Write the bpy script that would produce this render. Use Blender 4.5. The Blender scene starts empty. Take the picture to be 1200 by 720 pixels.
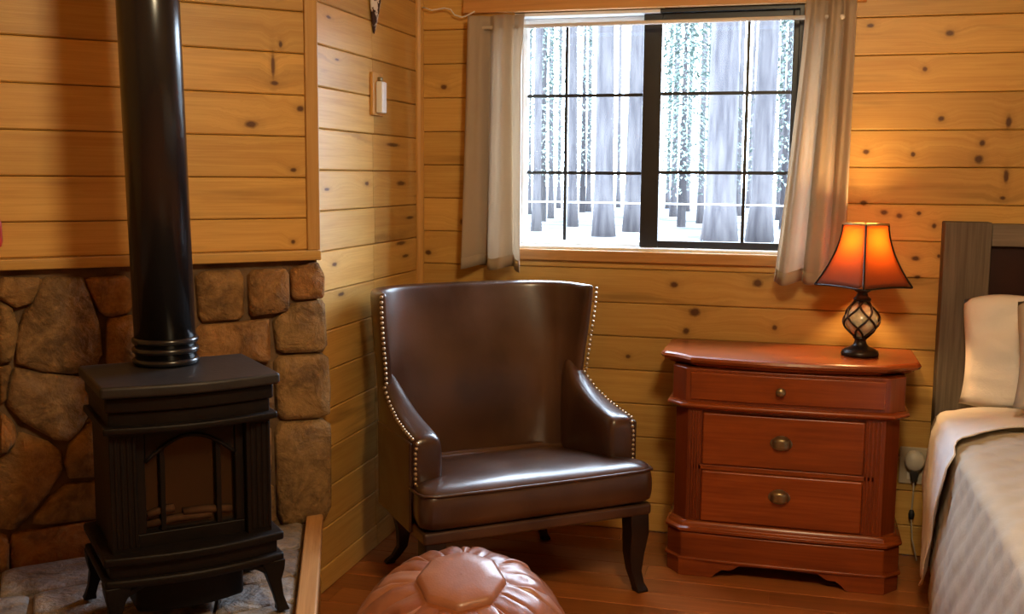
import bpy, bmesh, math, random
from mathutils import Matrix, Vector, noise
random.seed(7)
scene = bpy.context.scene
PI = math.pi
S = math.sqrt(.5)

# ------------------------------------------------------------------ camera
YAW, PITCH, ROLL = math.radians(15), math.radians(7.0), math.radians(.45)
fh = Vector((-math.sin(YAW), math.cos(YAW), 0)); rt = Vector((math.cos(YAW), math.sin(YAW), 0)); zz = Vector((0, 0, 1))
fw = fh*math.cos(PITCH) - zz*math.sin(PITCH); uu = zz*math.cos(PITCH) + fh*math.sin(PITCH)
cr = rt*math.cos(ROLL) + uu*math.sin(ROLL); cu = uu*math.cos(ROLL) - rt*math.sin(ROLL)
cam = bpy.data.objects.new('camera', bpy.data.cameras.new('camera'))
cam.matrix_world = Matrix(((cr.x, cu.x, -fw.x, 1.445), (cr.y, cu.y, -fw.y, -3.961), (cr.z, cu.z, -fw.z, 1.35), (0, 0, 0, 1)))
cam.data.sensor_width = 36; cam.data.lens = 37.5; cam.data.clip_end = 300
scene.collection.objects.link(cam); scene.camera = cam

# ------------------------------------------------------------------ world, daylight, exposure
world = bpy.data.worlds.new('sky'); scene.world = world; world.use_nodes = True
world.cycles.sampling_method = 'MANUAL'; world.cycles.sample_map_resolution = 256
wb = world.node_tree.nodes['Background']
wb.inputs[0].default_value = (.70, .84, 1, 1); wb.inputs[1].default_value = 31.0
vs = scene.view_settings
vs.view_transform = 'Standard'; vs.look = 'None'; vs.exposure = 0; vs.gamma = 1; vs.use_curve_mapping = False
scene.cycles.max_bounces = 8; scene.cycles.diffuse_bounces = 5; scene.cycles.glossy_bounces = 4
scene.cycles.transmission_bounces = 6; scene.cycles.transparent_max_bounces = 12
scene.cycles.sample_clamp_indirect = 0; scene.cycles.caustics_reflective = False; scene.cycles.caustics_refractive = False

def area(name, loc, target, sx, sy, power, color, portal=False):
    l = bpy.data.lights.new(name, 'AREA'); l.shape = 'RECTANGLE'; l.size = sx; l.size_y = sy; l.energy = power; l.color = color
    if portal: l.cycles.is_portal = True
    o = bpy.data.objects.new(name, l); o.location = loc
    o.rotation_euler = (Vector(target)-Vector(loc)).to_track_quat('-Z', 'Y').to_euler()
    scene.collection.objects.link(o); return o
area('window_portal', (.92, .13, 1.51), (.92, -1, 1.51), 1.02, .88, 1, (1, 1, 1), True)
gl = bpy.data.lights.new('ceiling_lamp', 'POINT'); gl.energy = 90; gl.color = (1, .80, .50); gl.shadow_soft_size = .18
go = bpy.data.objects.new('ceiling_lamp', gl); go.location = (1.6, -2.75, 2.32); scene.collection.objects.link(go)

# ------------------------------------------------------------------ object helpers
COL = scene.collection
def tag(o, label=None, cat=None, group=None, kind=None):
    if label: o['label'] = label
    if cat: o['category'] = cat
    if group: o['group'] = group
    if kind: o['kind'] = kind
    return o
def empty(name, loc=(0, 0, 0), rz=0, parent=None):
    o = bpy.data.objects.new(name, None); o.empty_display_size = .05
    o.location = loc; o.rotation_euler = (0, 0, rz); o.parent = parent; COL.objects.link(o); return o

class B:
    """collects geometry, then builds one mesh object"""
    def __init__(s): s.v = []; s.f = []
    def add(s, v, f):
        n = len(s.v); s.v += [tuple(p) for p in v]; s.f += [tuple(i+n for i in q) for q in f]; return s
    def box(s, x0, x1, y0, y1, z0, z1):
        return s.add([(x0,y0,z0),(x1,y0,z0),(x1,y1,z0),(x0,y1,z0),(x0,y0,z1),(x1,y0,z1),(x1,y1,z1),(x0,y1,z1)],
                     [(0,3,2,1),(4,5,6,7),(0,1,5,4),(1,2,6,5),(2,3,7,6),(3,0,4,7)])
    def loft(s, rings, caps=True, closed=True):
        n = len(rings[0]); v = [p for r in rings for p in r]; f = []
        for k in range(len(rings)-1):
            for i in range(n if closed else n-1):
                j = (i+1) % n; f.append((k*n+i, k*n+j, (k+1)*n+j, (k+1)*n+i))
        if caps: f += [tuple(range(n))[::-1], tuple((len(rings)-1)*n+i for i in range(n))]
        return s.add(v, f)
    def prism(s, poly, z0, z1, m=lambda u, v, w: (u, v, w)):
        return s.loft([[m(u, v, z0) for u, v in poly], [m(u, v, z1) for u, v in poly]])
    def lathe(s, prof, n=24, cx=0, cy=0, cz=0):
        return s.loft([[(cx+r*math.cos(2*PI*i/n), cy+r*math.sin(2*PI*i/n), cz+z) for i in range(n)] for r, z in prof])
    def tube(s, pts, r, n=8):
        pts = [Vector(p) for p in pts]; rings = []; up = None
        for k, p in enumerate(pts):
            t = (pts[min(k+1, len(pts)-1)] - pts[max(k-1, 0)]).normalized()
            if up is None: up = t.orthogonal().normalized()
            up = (up - t*up.dot(t)).normalized(); sd = t.cross(up)
            rr = r(k/(len(pts)-1)) if callable(r) else r
            rings.append([p + (up*math.cos(2*PI*i/n) + sd*math.sin(2*PI*i/n))*rr for i in range(n)])
        return s.loft(rings)
    def grid(s, fn, nu, nv):
        v = [fn(i/nu, j/nv) for j in range(nv+1) for i in range(nu+1)]
        return s.add(v, [(j*(nu+1)+i, j*(nu+1)+i+1, (j+1)*(nu+1)+i+1, (j+1)*(nu+1)+i) for j in range(nv) for i in range(nu)])
    def ball(s, c, r, n=6):
        return s.lathe([(r*math.sin(PI*k/n)+1e-5, -r*math.cos(PI*k/n)) for k in range(n+1)], n+2, *c)
    def mesh(s, name, mat, smooth=False):
        m = bpy.data.meshes.new(name); m.from_pydata(s.v, [], s.f)
        bm = bmesh.new(); bm.from_mesh(m); bmesh.ops.recalc_face_normals(bm, faces=bm.faces); bm.to_mesh(m); bm.free()
        m.materials.append(mat)
        if smooth: m.polygons.foreach_set('use_smooth', [True]*len(m.polygons))
        return m
    def build(s, name, mat, parent=None, smooth=False, bevel=0, seg=2, sub=0, solid=0, loc=None, rz=0, kind=None, label=None):
        o = bpy.data.objects.new(name, s.mesh(name, mat, smooth)); o.parent = parent
        if loc: o.location = loc
        if rz: o.rotation_euler = (0, 0, rz)
        COL.objects.link(o)
        if solid: md = o.modifiers.new('solid', 'SOLIDIFY'); md.thickness = solid; md.offset = 0
        if bevel:
            md = o.modifiers.new('bevel', 'BEVEL'); md.width = bevel; md.segments = seg; md.limit_method = 'ANGLE'; md.angle_limit = .7
            for p in o.data.polygons: p.use_smooth = True
            md.harden_normals = False
            o.modifiers.new('wn', 'WEIGHTED_NORMAL').keep_sharp = True
        if sub: md = o.modifiers.new('sub', 'SUBSURF'); md.levels = sub; md.render_levels = sub
        if kind: o['kind'] = kind
        if label: o['label'] = label
        return o
def share(name, mesh, parent, loc=(0, 0, 0), rz=0):
    o = bpy.data.objects.new(name, mesh); o.parent = parent; o.location = loc; o.rotation_euler = (0, 0, rz); COL.objects.link(o); return o

# ------------------------------------------------------------------ material helpers
class M:
    def __init__(s, name, rough=.5, spec=.5, metal=0):
        s.m = bpy.data.materials.new(name); s.m.use_nodes = True; s.t = s.m.node_tree; s.n = s.t.nodes
        s.b = s.n['Principled BSDF']; s.out = s.n['Material Output']
        s.b.inputs['Roughness'].default_value = rough; s.b.inputs['Specular IOR Level'].default_value = spec; s.b.inputs['Metallic'].default_value = metal
    def new(s, t, **k):
        n = s.n.new(t)
        for a, b in k.items(): setattr(n, a, b)
        return n
    def put(s, inp, val):
        if isinstance(val, bpy.types.NodeSocket): s.t.links.new(val, inp)
        else: inp.default_value = val
    def vm(s, op, a, b=None, out=0):
        n = s.new('ShaderNodeVectorMath', operation=op); s.put(n.inputs[0], a)
        if b is not None: s.put(n.inputs[3 if op == 'SCALE' else 1], b)
        return n.outputs['Value'] if op in ('LENGTH', 'DOT_PRODUCT', 'DISTANCE') else n.outputs[0]
    def ma(s, op, a, b=None, c=None):
        n = s.new('ShaderNodeMath', operation=op); s.put(n.inputs[0], a)
        if b is not None: s.put(n.inputs[1], b)
        if c is not None: s.put(n.inputs[2], c)
        return n.outputs[0]
    def mr(s, v, a, b, c=0, d=1):
        n = s.new('ShaderNodeMapRange'); s.put(n.inputs[0], v)
        for i, x in enumerate((a, b, c, d)): n.inputs[i+1].default_value = x
        return n.outputs[0]
    def noise(s, vec, scale, detail=4, rough=.55, dist=0):
        n = s.new('ShaderNodeTexNoise'); s.put(n.inputs['Vector'], vec); n.inputs['Scale'].default_value = scale
        n.inputs['Detail'].default_value = detail; n.inputs['Roughness'].default_value = rough; n.inputs['Distortion'].default_value = dist
        return n.outputs[0]
    def mix(s, f, a, b, mode='MIX'):
        n = s.new('ShaderNodeMix', data_type='RGBA', blend_type=mode); s.put(n.inputs[0], f)
        for i, x in ((6, a), (7, b)): s.put(n.inputs[i], x if isinstance(x, bpy.types.NodeSocket) else (*x, 1))
        return n.outputs[2]
    def comb(s, x, y, z):
        n = s.new('ShaderNodeCombineXYZ')
        for i, v in enumerate((x, y, z)): s.put(n.inputs[i], v)
        return n.outputs[0]
    def sep(s, v):
        n = s.new('ShaderNodeSeparateXYZ'); s.put(n.inputs[0], v); return n.outputs
    def pos(s): return s.new('ShaderNodeNewGeometry').outputs['Position']
    def obj(s): return s.new('ShaderNodeTexCoord').outputs['Object']
    def rnd(s): return s.new('ShaderNodeObjectInfo').outputs['Random']
    def color(s, c): s.put(s.b.inputs['Base Color'], c if isinstance(c, bpy.types.NodeSocket) else (*c, 1)); return s
    def bump(s, h, strength=.3, dist=.01):
        n = s.new('ShaderNodeBump'); n.inputs['Strength'].default_value = strength; n.inputs['Distance'].default_value = dist
        s.put(n.inputs['Height'], h); s.t.links.new(n.outputs[0], s.b.inputs['Normal']); return s

def wood(name, u, v, light, dark, knots=(), rough=.42, spec=.35, var=.16, vsc=1.0, streak=.5, streakcol=None):
    """u, v: world axes along and across the boards"""
    w = M(name, rough, spec); p = w.pos(); r = w.rnd()
    U = w.vm('DOT_PRODUCT', p, u); V = w.vm('DOT_PRODUCT', p, v)
    d = None; uv = w.comb(U, V, 0.0)
    wob = w.noise(uv, 60, 2); wobv = w.ma('MULTIPLY_ADD', wob, .7, .65)
    for (ku, kv, ru, rv) in knots:
        q = w.vm('LENGTH', w.vm('MULTIPLY', w.vm('SUBTRACT', uv, (ku, kv, 0)), (1/ru, 1/rv, 0)))
        d = q if d is None else w.ma('MINIMUM', d, q)
    if d is None: d = w.ma('ADD', 50.0, 0.0)
    d = w.ma('MULTIPLY', d, wobv)
    bend = w.ma('MULTIPLY', w.mr(d, .6, 5, 1, 0), .022)
    ro = w.ma('MULTIPLY', r, 37.0)
    V2 = w.ma('ADD', V, bend)
    g1 = w.noise(w.comb(w.ma('MULTIPLY_ADD', U, 1.3, ro), w.ma('MULTIPLY', V2, 22*vsc), ro), 1.6, 5, .6, .8)
    g2 = w.noise(w.comb(w.ma('MULTIPLY_ADD', U, 2.5, ro), w.ma('MULTIPLY', V2, 150*vsc), ro), 1.5, 3, .5)
    g3 = w.noise(w.comb(w.ma('MULTIPLY_ADD', U, .9, ro), w.ma('MULTIPLY', V2, 9*vsc), 3.3), 1.7, 3, .5)
    f = w.ma('ADD', w.ma('MULTIPLY', w.mr(g1, .3, .75), .65), w.ma('MULTIPLY', w.mr(g2, .3, .7), .35))
    c = w.mix(f, light, dark)
    sc = streakcol or tuple(x*.45 for x in dark)
    c = w.mix(w.ma('MULTIPLY', w.mr(g3, .60, .76), streak), c, sc)
    if knots:
        c = w.mix(w.mr(d, .9, 2.2, .28, 0), c, tuple(x*.55 for x in dark))
        c = w.mix(w.mr(d, .45, .95, .92, 0), c, (.085, .028, .010))
    br = w.ma('MULTIPLY_ADD', r, 2*var, 1-var)
    c = w.mix(1.0, c, w.comb(br, br, br), 'MULTIPLY')
    w.color(c); w.bump(g2, .12, .003)
    return w.m
# ------------------------------------------------------------------ measured outlines: stones, knots, trees
STONES= [[(-0.894, 1.07), (-0.789, 1.061), (-0.813, 1.002), (-0.861, 0.985), (-0.897, 1.013)], [(-0.897, 1.004), (-0.867, 0.976), (-0.855, 0.927), (-0.875, 0.844), (-0.905, 0.834)], [(-0.785, 1.059), (-0.691, 1.055), (-0.675, 1.014), (-0.647, 0.916), (-0.648, 0.835), (-0.665, 0.807), (-0.713, 0.794), (-0.811, 0.812), (-0.863, 0.838), (-0.854, 0.906), (-0.836, 0.968), (-0.807, 1.004)], [(-0.678, 1.054), (-0.562, 1.057), (-0.558, 0.961), (-0.623, 0.948), (-0.648, 0.966), (-0.668, 1.013)], [(-0.626, 0.936), (-0.552, 0.946), (-0.552, 0.806), (-0.635, 0.805)], [(-0.868, 0.815), (-0.811, 0.798), (-0.704, 0.779), (-0.683, 0.748), (-0.681, 0.687), (-0.708, 0.633), (-0.742, 0.605), (-0.786, 0.615), (-0.849, 0.668), (-0.889, 0.72), (-0.88, 0.778)], [(-0.906, 0.82), (-0.878, 0.825), (-0.893, 0.732), (-0.91, 0.725)], [(-0.911, 0.701), (-0.879, 0.664), (-0.872, 0.628), (-0.9, 0.59), (-0.917, 0.585)], [(-0.918, 0.562), (-0.887, 0.589), (-0.861, 0.634), (-0.798, 0.602), (-0.766, 0.574), (-0.764, 0.517), (-0.804, 0.456), (-0.85, 0.404), (-0.89, 0.372), (-0.926, 0.38)], [(-0.741, 0.583), (-0.685, 0.645), (-0.628, 0.631), (-0.633, 0.487), (-0.742, 0.494), (-0.75, 0.535)], [(-0.748, 0.473), (-0.687, 0.472), (-0.611, 0.464), (-0.614, 0.365), (-0.836, 0.37), (-0.835, 0.397), (-0.794, 0.44)], [(-0.893, 0.353), (-0.841, 0.356), (-0.689, 0.357), (-0.615, 0.347), (-0.62, 0.205), (-0.902, 0.247)], [(-0.927, 0.358), (-0.906, 0.345), (-0.911, 0.251), (-0.932, 0.252)], [(-0.534, 1.051), (-0.39, 1.05), (-0.389, 0.932), (-0.543, 0.931)], [(-0.536, 0.916), (-0.389, 0.917), (-0.393, 0.79), (-0.538, 0.797)], [(-0.663, 0.788), (-0.552, 0.783), (-0.408, 0.776), (-0.407, 0.643), (-0.581, 0.646), (-0.668, 0.675)], [(-0.388, 0.779), (-0.244, 0.778), (-0.157, 0.76), (-0.155, 0.605), (-0.388, 0.625)], [(-0.609, 0.629), (-0.413, 0.623), (-0.405, 0.451), (-0.61, 0.484)], [(-0.388, 0.61), (-0.161, 0.587), (-0.164, 0.417), (-0.393, 0.444)], [(-0.596, 0.462), (-0.393, 0.433), (-0.397, 0.297), (-0.601, 0.32)], [(-0.378, 0.426), (-0.159, 0.4), (-0.156, 0.269), (-0.382, 0.294)], [(-0.368, 1.062), (-0.237, 1.059), (-0.24, 0.918), (-0.369, 0.918)], [(-0.216, 1.058), (-0.098, 1.062), (-0.1, 0.936), (-0.154, 0.928), (-0.214, 0.924)], [(-0.084, 1.064), (-0.005, 1.079), (0.019, 1.041), (0.018, 0.972), (-0.081, 0.966)], [(-0.372, 0.9), (-0.228, 0.907), (-0.157, 0.913), (-0.162, 0.776), (-0.23, 0.795), (-0.375, 0.799)], [(-0.141, 0.912), (-0.081, 0.95), (0.018, 0.961), (0.022, 0.802), (-0.132, 0.806)], [(-0.138, 0.79), (0.024, 0.786), (0.031, 0.695), (0.03, 0.602), (0.005, 0.591), (-0.136, 0.598)], [(-0.142, 0.58), (0.01, 0.574), (0.032, 0.552), (0.029, 0.307), (-0.0, 0.255), (-0.137, 0.269)]]
KB= [(1.656, 1.875, 0.017, 0.009), (1.913, 1.843, 0.019, 0.014), (1.84, 1.725, 0.011, 0.011), (1.901, 1.557, 0.014, 0.012), (2.115, 1.545, 0.013, 0.028), (2.036, 1.474, 0.013, 0.014), (2.028, 1.419, 0.019, 0.02), (1.816, 1.436, 0.011, 0.012), (1.661, 1.444, 0.014, 0.012), (2.118, 1.362, 0.011, 0.032), (2.111, 1.289, 0.013, 0.009), (1.731, 1.234, 0.017, 0.012), (1.782, 1.223, 0.014, 0.012), (1.846, 1.233, 0.011, 0.009), (1.661, 1.266, 0.017, 0.012), (1.898, 1.19, 0.011, 0.012), (1.843, 1.075, 0.017, 0.012), (1.852, 1.01, 0.014, 0.009), (1.006, 0.954, 0.019, 0.016), (1.308, 0.97, 0.024, 0.019), (1.084, 0.855, 0.028, 0.022), (1.055, 0.783, 0.016, 0.016), (1.374, 0.81, 0.012, 0.013), (0.105, 1.688, 0.017, 0.013), (0.185, 1.173, 0.017, 0.017), (0.041, 1.049, 0.018, 0.013), (0.84, 0.676, 0.013, 0.01), (1.918, 1.086, 0.008, 0.009)]
KD= [(-0.778, 1.673, 0.008, 0.05), (-0.774, 1.621, 0.017, 0.009), (-0.696, 1.548, 0.015, 0.012), (-0.848, 1.497, 0.025, 0.014), (-0.72, 1.363, 0.013, 0.009), (-0.345, 1.526, 0.017, 0.01), (-0.158, 1.545, 0.013, 0.01), (-0.159, 1.523, 0.01, 0.01), (-0.274, 1.422, 0.015, 0.01), (-0.185, 1.396, 0.016, 0.023), (-0.134, 1.315, 0.016, 0.013), (-0.754, 1.735, 0.008, 0.013), (-0.372, 1.794, 0.01, 0.01), (-0.297, 1.776, 0.01, 0.017), (-0.725, 1.145, 0.009, 0.009), (-0.273, 1.138, 0.02, 0.008), (-0.014, 1.777, 0.008, 0.015)]
KS= [(-0.75, 1.715, 0.026, 0.008), (-0.839, 1.304, 0.032, 0.011), (-0.789, 1.062, 0.033, 0.014), (-0.738, 0.96, 0.041, 0.014), (-0.514, 1.321, 0.03, 0.015), (-0.187, 1.32, 0.072, 0.019), (-0.097, 1.189, 0.066, 0.013), (-0.19, 1.096, 0.082, 0.016), (-0.145, 1.045, 0.056, 0.013), (-0.272, 1.46, 0.105, 0.015), (-0.81, 1.839, 0.032, 0.01)]
TR= [(-4.966, 22.267, 0.119), (-6.63, 31.122, 0.101), (-4.681, 25.407, 0.144), (-6.926, 39.235, 0.106), (-2.943, 20.651, 0.25), (-2.602, 22.734, 0.227), (-8.988, 42.891, 0.096), (-8.33, 34.826, 0.096), (-6.709, 45.37, 0.1), (-2.84, 33.797, 0.122), (-3.175, 41.806, 0.11), (-1.552, 29.907, 0.109), (-0.107, 17.984, 0.334), (0.625, 20.025, 0.269), (-0.738, 35.979, 0.112), (0.774, 34.033, 0.122), (1.19, 28.038, 0.128), (-4.464, 45.689, 0.1), (-2.492, 43.877, 0.096), (-0.92, 47.985, 0.104), (-8.677, 50.1, 0.088), (-10.581, 46.629, 0.083)]
FIRS= [(-1.71, 25.87, 8, 1.7, 'young fir left in the right window sash'), (-1.73, 31.9, 10, 1.8, 'taller young fir behind the first in the right sash'), (-3.68, 35.71, 9, 2.0, 'young fir behind the dark mullion'), (-6.44, 29.11, 11, 1.2, 'young fir near the corner curtain'), (1.03, 26.04, 9, 1.4, 'young fir beside the lamp side curtain'), (-6.77, 37.23, 12, 1.6, 'young fir between trunks in the left sash')]
# ------------------------------------------------------------------ materials
PINE_L, PINE_D = (.68, .43, .125), (.50, .262, .060)
pine_back = wood('pine_back', (1, 0, 0), (0, 0, 1), PINE_L, PINE_D, KB, streak=.55)
pine_side = wood('pine_side', (0, 1, 0), (0, 0, 1), PINE_L, PINE_D, [(a, c, r*.8, q*.62) for a, c, r, q in KS], streak=.9)
pine_hearth = wood('pine_hearth', (S, S, 0), (0, 0, 1), PINE_L, PINE_D, KD, streak=.45)
pine_trim = wood('pine_trim', (1, 0, 0), (0, 0, 1), (.62, .33, .11), (.46, .2, .05))
pine_vert = wood('pine_trim_upright', (0, 0, 1), (1, .6, 0), (.60, .36, .11), (.44, .22, .055))
floor_mat = wood('floor_wood', (1, 0, 0), (0, 1, 0), (.42, .15, .042), (.24, .075, .02), rough=.28, spec=.5, var=.2)
cherry = wood('cherry_wood', (1, 0, 0), (0, .3, 1), (.36, .082, .016), (.17, .030, .006), rough=.27, spec=.5, var=.08, vsc=.5, streak=.35)
cherry_v = wood('cherry_wood_upright', (0, 0, 1), (1, .5, 0), (.26, .055, .012), (.13, .022, .006), rough=.3, spec=.5, var=.08, vsc=.5)
barn = wood('barn_wood', (0, 0, 1), (1, .4, 0), (.20, .165, .13), (.08, .066, .052), rough=.85, spec=.15, vsc=.8, streak=.6)
barn_h = wood('barn_wood_rail', (1, 0, 0), (0, .4, 1), (.30, .25, .20), (.14, .115, .09), rough=.85, spec=.15, vsc=.8, streak=.6)
hearth_board = wood('hearth_board', (.4, -.9, 0), (.9, .4, 1), (.62, .35, .15), (.40, .19, .06), rough=.45)

def plain(name, col, rough=.5, spec=.5, metal=0, var=.0, sc=20, bump=0, bsc=80):
    w = M(name, rough, spec, metal)
    o = w.obj(); n = w.noise(o, sc, 4)
    w.color(w.mix(w.mr(n, .3, .7), tuple(c*(1-var) for c in col), tuple(min(1, c*(1+var)) for c in col)))
    if bump: w.bump(w.noise(o, bsc, 3), bump, .004)
    return w.m
iron = plain('cast_iron', (.007, .005, .0045), .5, .2, 0, .25, 12, .25, 90)
iron_top = plain('cast_iron_top', (.018, .017, .018), .5, .4, 0, .25, 14, .2, 70)
pipe_mat = plain('black_enamel_pipe', (.012, .012, .014), .22, .6, 0, .1, 4)
bronze = plain('bronze_frame', (.022, .022, .022), .4, .4, 0, .1)
white_frame = plain('white_vinyl', (.78, .78, .76), .4, .4)
rod_white = plain('white_rod', (.78, .75, .70), .3, .5)
brass = plain('antique_brass', (.30, .24, .14), .36, .5, .85, .35, 30)
lamp_dark = plain('lamp_bronze', (.022, .014, .010), .35, .5, .3, .3, 30)
gold = plain('gold_trim', (.62, .45, .20), .35, .5, .4)
nail_mat = plain('nailhead_brass', (.50, .40, .27), .3, .6, .8)
dark_leg = plain('dark_leg', (.018, .009, .006), .4, .4, 0, .3)
outlet_mat = plain('ivory_plastic', (.50, .44, .33), .45, .4)
outlet_w = plain('white_plastic', (.70, .66, .56), .4, .4)
black_plastic = plain('black_plastic', (.02, .02, .02), .5)
dark_panel = plain('dark_panel', (.028, .008, .006), .5, .3, 0, .3, 6)
mattress_mat = plain('mattress_cloth', (.62, .56, .46), .9, .1)
red_mat = plain('red_enamel', (.45, .03, .02), .4)
core = plain('wall_core', (.16, .075, .025), .8, .1)
mortar = plain('mortar', (.16, .10, .055), .95, .1, 0, .4, 12, .6, 60)
ceil_mat = wood('ceiling_pine', (1, 0, 0), (0, 1, 0), PINE_L, PINE_D, streak=.3)
pine_plain = wood('pine_other_walls', (1, 1, 0), (0, 0, 1), PINE_L, PINE_D, streak=.3)

def stone_mat(name, pal, rough=.85):
    w = M(name, rough, .25); o = w.pos(); r = w.rnd()
    cr_ = w.new('ShaderNodeValToRGB'); w.put(cr_.inputs[0], r); el = cr_.color_ramp.elements
    for i, c in enumerate(pal):
        e = el[i] if i < 2 else el.new(1)
        e.position = i/(len(pal)-1); e.color = (*c, 1)
    n1 = w.noise(o, 11, 6, .65, .6); n2 = w.noise(o, 34, 5, .6)
    c = w.mix(w.mr(n1, .38, .66, 0, .8), cr_.outputs[0], (.085, .05, .025))
    c = w.mix(w.mr(n2, .48, .72, 0, .6), c, (.42, .25, .10))
    w.color(c); w.bump(w.ma('ADD', n1, w.ma('MULTIPLY', n2, .5)), .95, .02)
    return w.m
stone = stone_mat('field_stone', [(.36, .19, .06), (.29, .165, .065), (.40, .17, .05), (.32, .20, .08), (.25, .15, .07), (.38, .23, .085)])
flag = stone_mat('flagstone', [(.34, .32, .31), (.40, .36, .33), (.28, .27, .28), (.30, .19, .10)], .5)

def leather(name, a, b, c, rough, sc=5, coat=.3):
    w = M(name, rough, .5); o = w.obj()
    n = w.noise(o, sc, 5, .6, .4); n2 = w.noise(o, sc*.45, 2)
    col = w.mix(w.mr(n, .35, .68), a, b); col = w.mix(w.mr(n2, .45, .68, 0, .8), col, c)
    w.color(col); w.put(w.b.inputs['Roughness'], w.mr(n, .3, .7, rough-.06, rough+.12))
    w.b.inputs['Coat Weight'].default_value = coat; w.b.inputs['Coat Roughness'].default_value = .22
    v = w.new('ShaderNodeTexVoronoi'); v.inputs['Scale'].default_value = 170; w.put(v.inputs['Vector'], o)
    w.bump(w.ma('ADD', w.ma('MULTIPLY', v.outputs[0], .25), n), .10, .006)
    return w.m
chair_leather = leather('brown_leather', (.036, .014, .008), (.066, .027, .014), (.115, .055, .027), .34, 5, .6)
pouf_a = leather('pouf_leather', (.30, .095, .035), (.20, .055, .02), (.40, .17, .09), .34, 9)
pouf_b = leather('pouf_medallion', (.36, .15, .085), (.30, .115, .06), (.42, .20, .12), .36, 9)

def cloth(name, col, trans=.3, bump=.25, sc=240, var=.08, fold=0, tcol=None):
    w = M(name, .9, .1); o = w.obj()
    n = w.noise(o, sc, 2); n2 = w.noise(o, 7, 3)
    c = w.mix(n2, tuple(x*(1-var) for x in col), tuple(min(1, x*(1+var)) for x in col))
    w.color(c)
    h = w.ma('ADD', w.ma('MULTIPLY', n, .15), w.ma('MULTIPLY', w.noise(o, 14, 4, .6, 1.2), fold))
    w.bump(h, bump, .01)
    if trans:
        tr = w.new('ShaderNodeBsdfTranslucent'); w.put(tr.inputs[0], (*tcol, 1) if tcol else c)
        mx = w.new('ShaderNodeMixShader'); mx.inputs[0].default_value = trans
        w.t.links.new(w.b.outputs[0], mx.inputs[1]); w.t.links.new(tr.outputs[0], mx.inputs[2]); w.t.links.new(mx.outputs[0], w.out.inputs[0])
    return w.m
linen = cloth('linen_curtain', (.62, .53, .42), .46, .3, 260, .06, .3)
cream = cloth('cream_sheet', (.83, .83, .84), 0, .4, 200, .05, .9)
quilt = cloth('beige_quilt', (.50, .455, .38), 0, .3, 160, .06, .6)
sham = cloth('beige_sham', (.47, .42, .345), 0, .3, 160, .06, .5)
shade_mat = cloth('amber_shade', (.20, .065, .035), .33, .1, 300, .05, 0, (.66, .27, .07))
urn_glass = plain('pale_mosaic_glass', (.62, .60, .42), .2, .6, 0, .3, 60)

g = M('window_glass'); g.n.remove(g.b)
tb = g.new('ShaderNodeBsdfTransparent'); gb = g.new('ShaderNodeBsdfGlossy'); gb.inputs['Roughness'].default_value = .02
tb.inputs[0].default_value = (.97, .985, 1, 1)
lw = g.new('ShaderNodeLayerWeight'); lw.inputs[0].default_value = .5; fac = g.ma('MULTIPLY_ADD', g.ma('POWER', lw.outputs['Facing'], 5.0), .5, .03)
mx = g.new('ShaderNodeMixShader'); g.t.links.new(fac, mx.inputs[0]); g.t.links.new(tb.outputs[0], mx.inputs[1]); g.t.links.new(gb.outputs[0], mx.inputs[2])
g.t.links.new(mx.outputs[0], g.out.inputs[0]); glass = g.m
stove_glass = plain('stove_glass', (.020, .012, .007), .10, .5)
ember = plain('ceramic_logs', (.055, .026, .012), .8, .2, 0, .5, 25)
bk = M('pine_bark', .9, .1); bn = bk.noise(bk.vm('MULTIPLY', bk.obj(), (1, 1, .12)), 7, 5, .6); bk.color(bk.mix(bk.mr(bn, .35, .65), (.034, .032, .036), (.074, .068, .070))); bark = bk.m
needles = plain('pine_needles', (.10, .135, .118), .8, .1, 0, .3, 2)
gm = M('forest_ground', .95, .05); gp = gm.pos()
gm.color(gm.mix(gm.mr(gm.noise(gm.vm('MULTIPLY', gp, (.22, .5, 1)), 1, 5, .6), .40, .58), (.16, .155, .15), (.030, .034, .040))); ground_mat = gm.m  # dark bluish streaks: shadow stripes painted into the ground colour

# ------------------------------------------------------------------ room shell
CEIL = 2.6; DG = -.92                               # hearth wall leaves the side wall at (0, DG)
HX = 1.5                                            # length of the hearth wall
hl = Vector((-S*HX, DG-S*HX))                       # its far left end
XR, YR = 4.6, -6.2
WX0, WX1, WZ0, WZ1 = .385, 1.435, 1.075, 1.955       # window opening
PT = .018                                           # plank thickness

fl = B().box(hl.x-.15, XR+.15, YR-.15, .15, -.12, -.004).build('floor', floor_mat, kind='structure')
ce = B().box(hl.x-.15, XR+.15, YR-.15, .15, CEIL, CEIL+.1).build('ceiling', ceil_mat, kind='structure')
b = B()
b.box(-.12, WX0, PT, .14, 0, CEIL).box(WX1, XR+.12, PT, .14, 0, CEIL).box(WX0, WX1, PT, .14, 0, WZ0).box(WX0, WX1, PT, .14, WZ1, CEIL)
wall_back = b.build('wall_back', core, kind='structure')
wall_left = B().prism([(-PT, .0), (-.12, 0), (-.12, DG-.05+.02), (-PT, DG+.012)], 0, CEIL).build('wall_left', core, kind='structure')
FD = Matrix(((S, -S, 0, 0), (S, S, 0, DG), (0, 0, 1, 0), (0, 0, 0, 1)))      # hearth wall frame: x to viewer's right, y into the wall
def hw(x, y, z): return FD @ Vector((x, y, z))
wall_hearth = B().prism([(-HX-.1, PT), (-.005, PT), (-.005, .14), (-HX-.1, .14)], 0, CEIL, hw).build('wall_hearth', core, kind='structure')
B().box(hl.x-.12, hl.x, YR, hl.y+.05, 0, CEIL).build('wall_far_left', pine_plain, kind='structure')
B().box(hl.x-.12, XR+.12, YR-.12, YR, 0, CEIL).build('wall_front', pine_plain, kind='structure')
b = B().box(XR, XR+.12, YR, .12, 0, CEIL)
b.build('wall_right', pine_plain, kind='structure')

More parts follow.
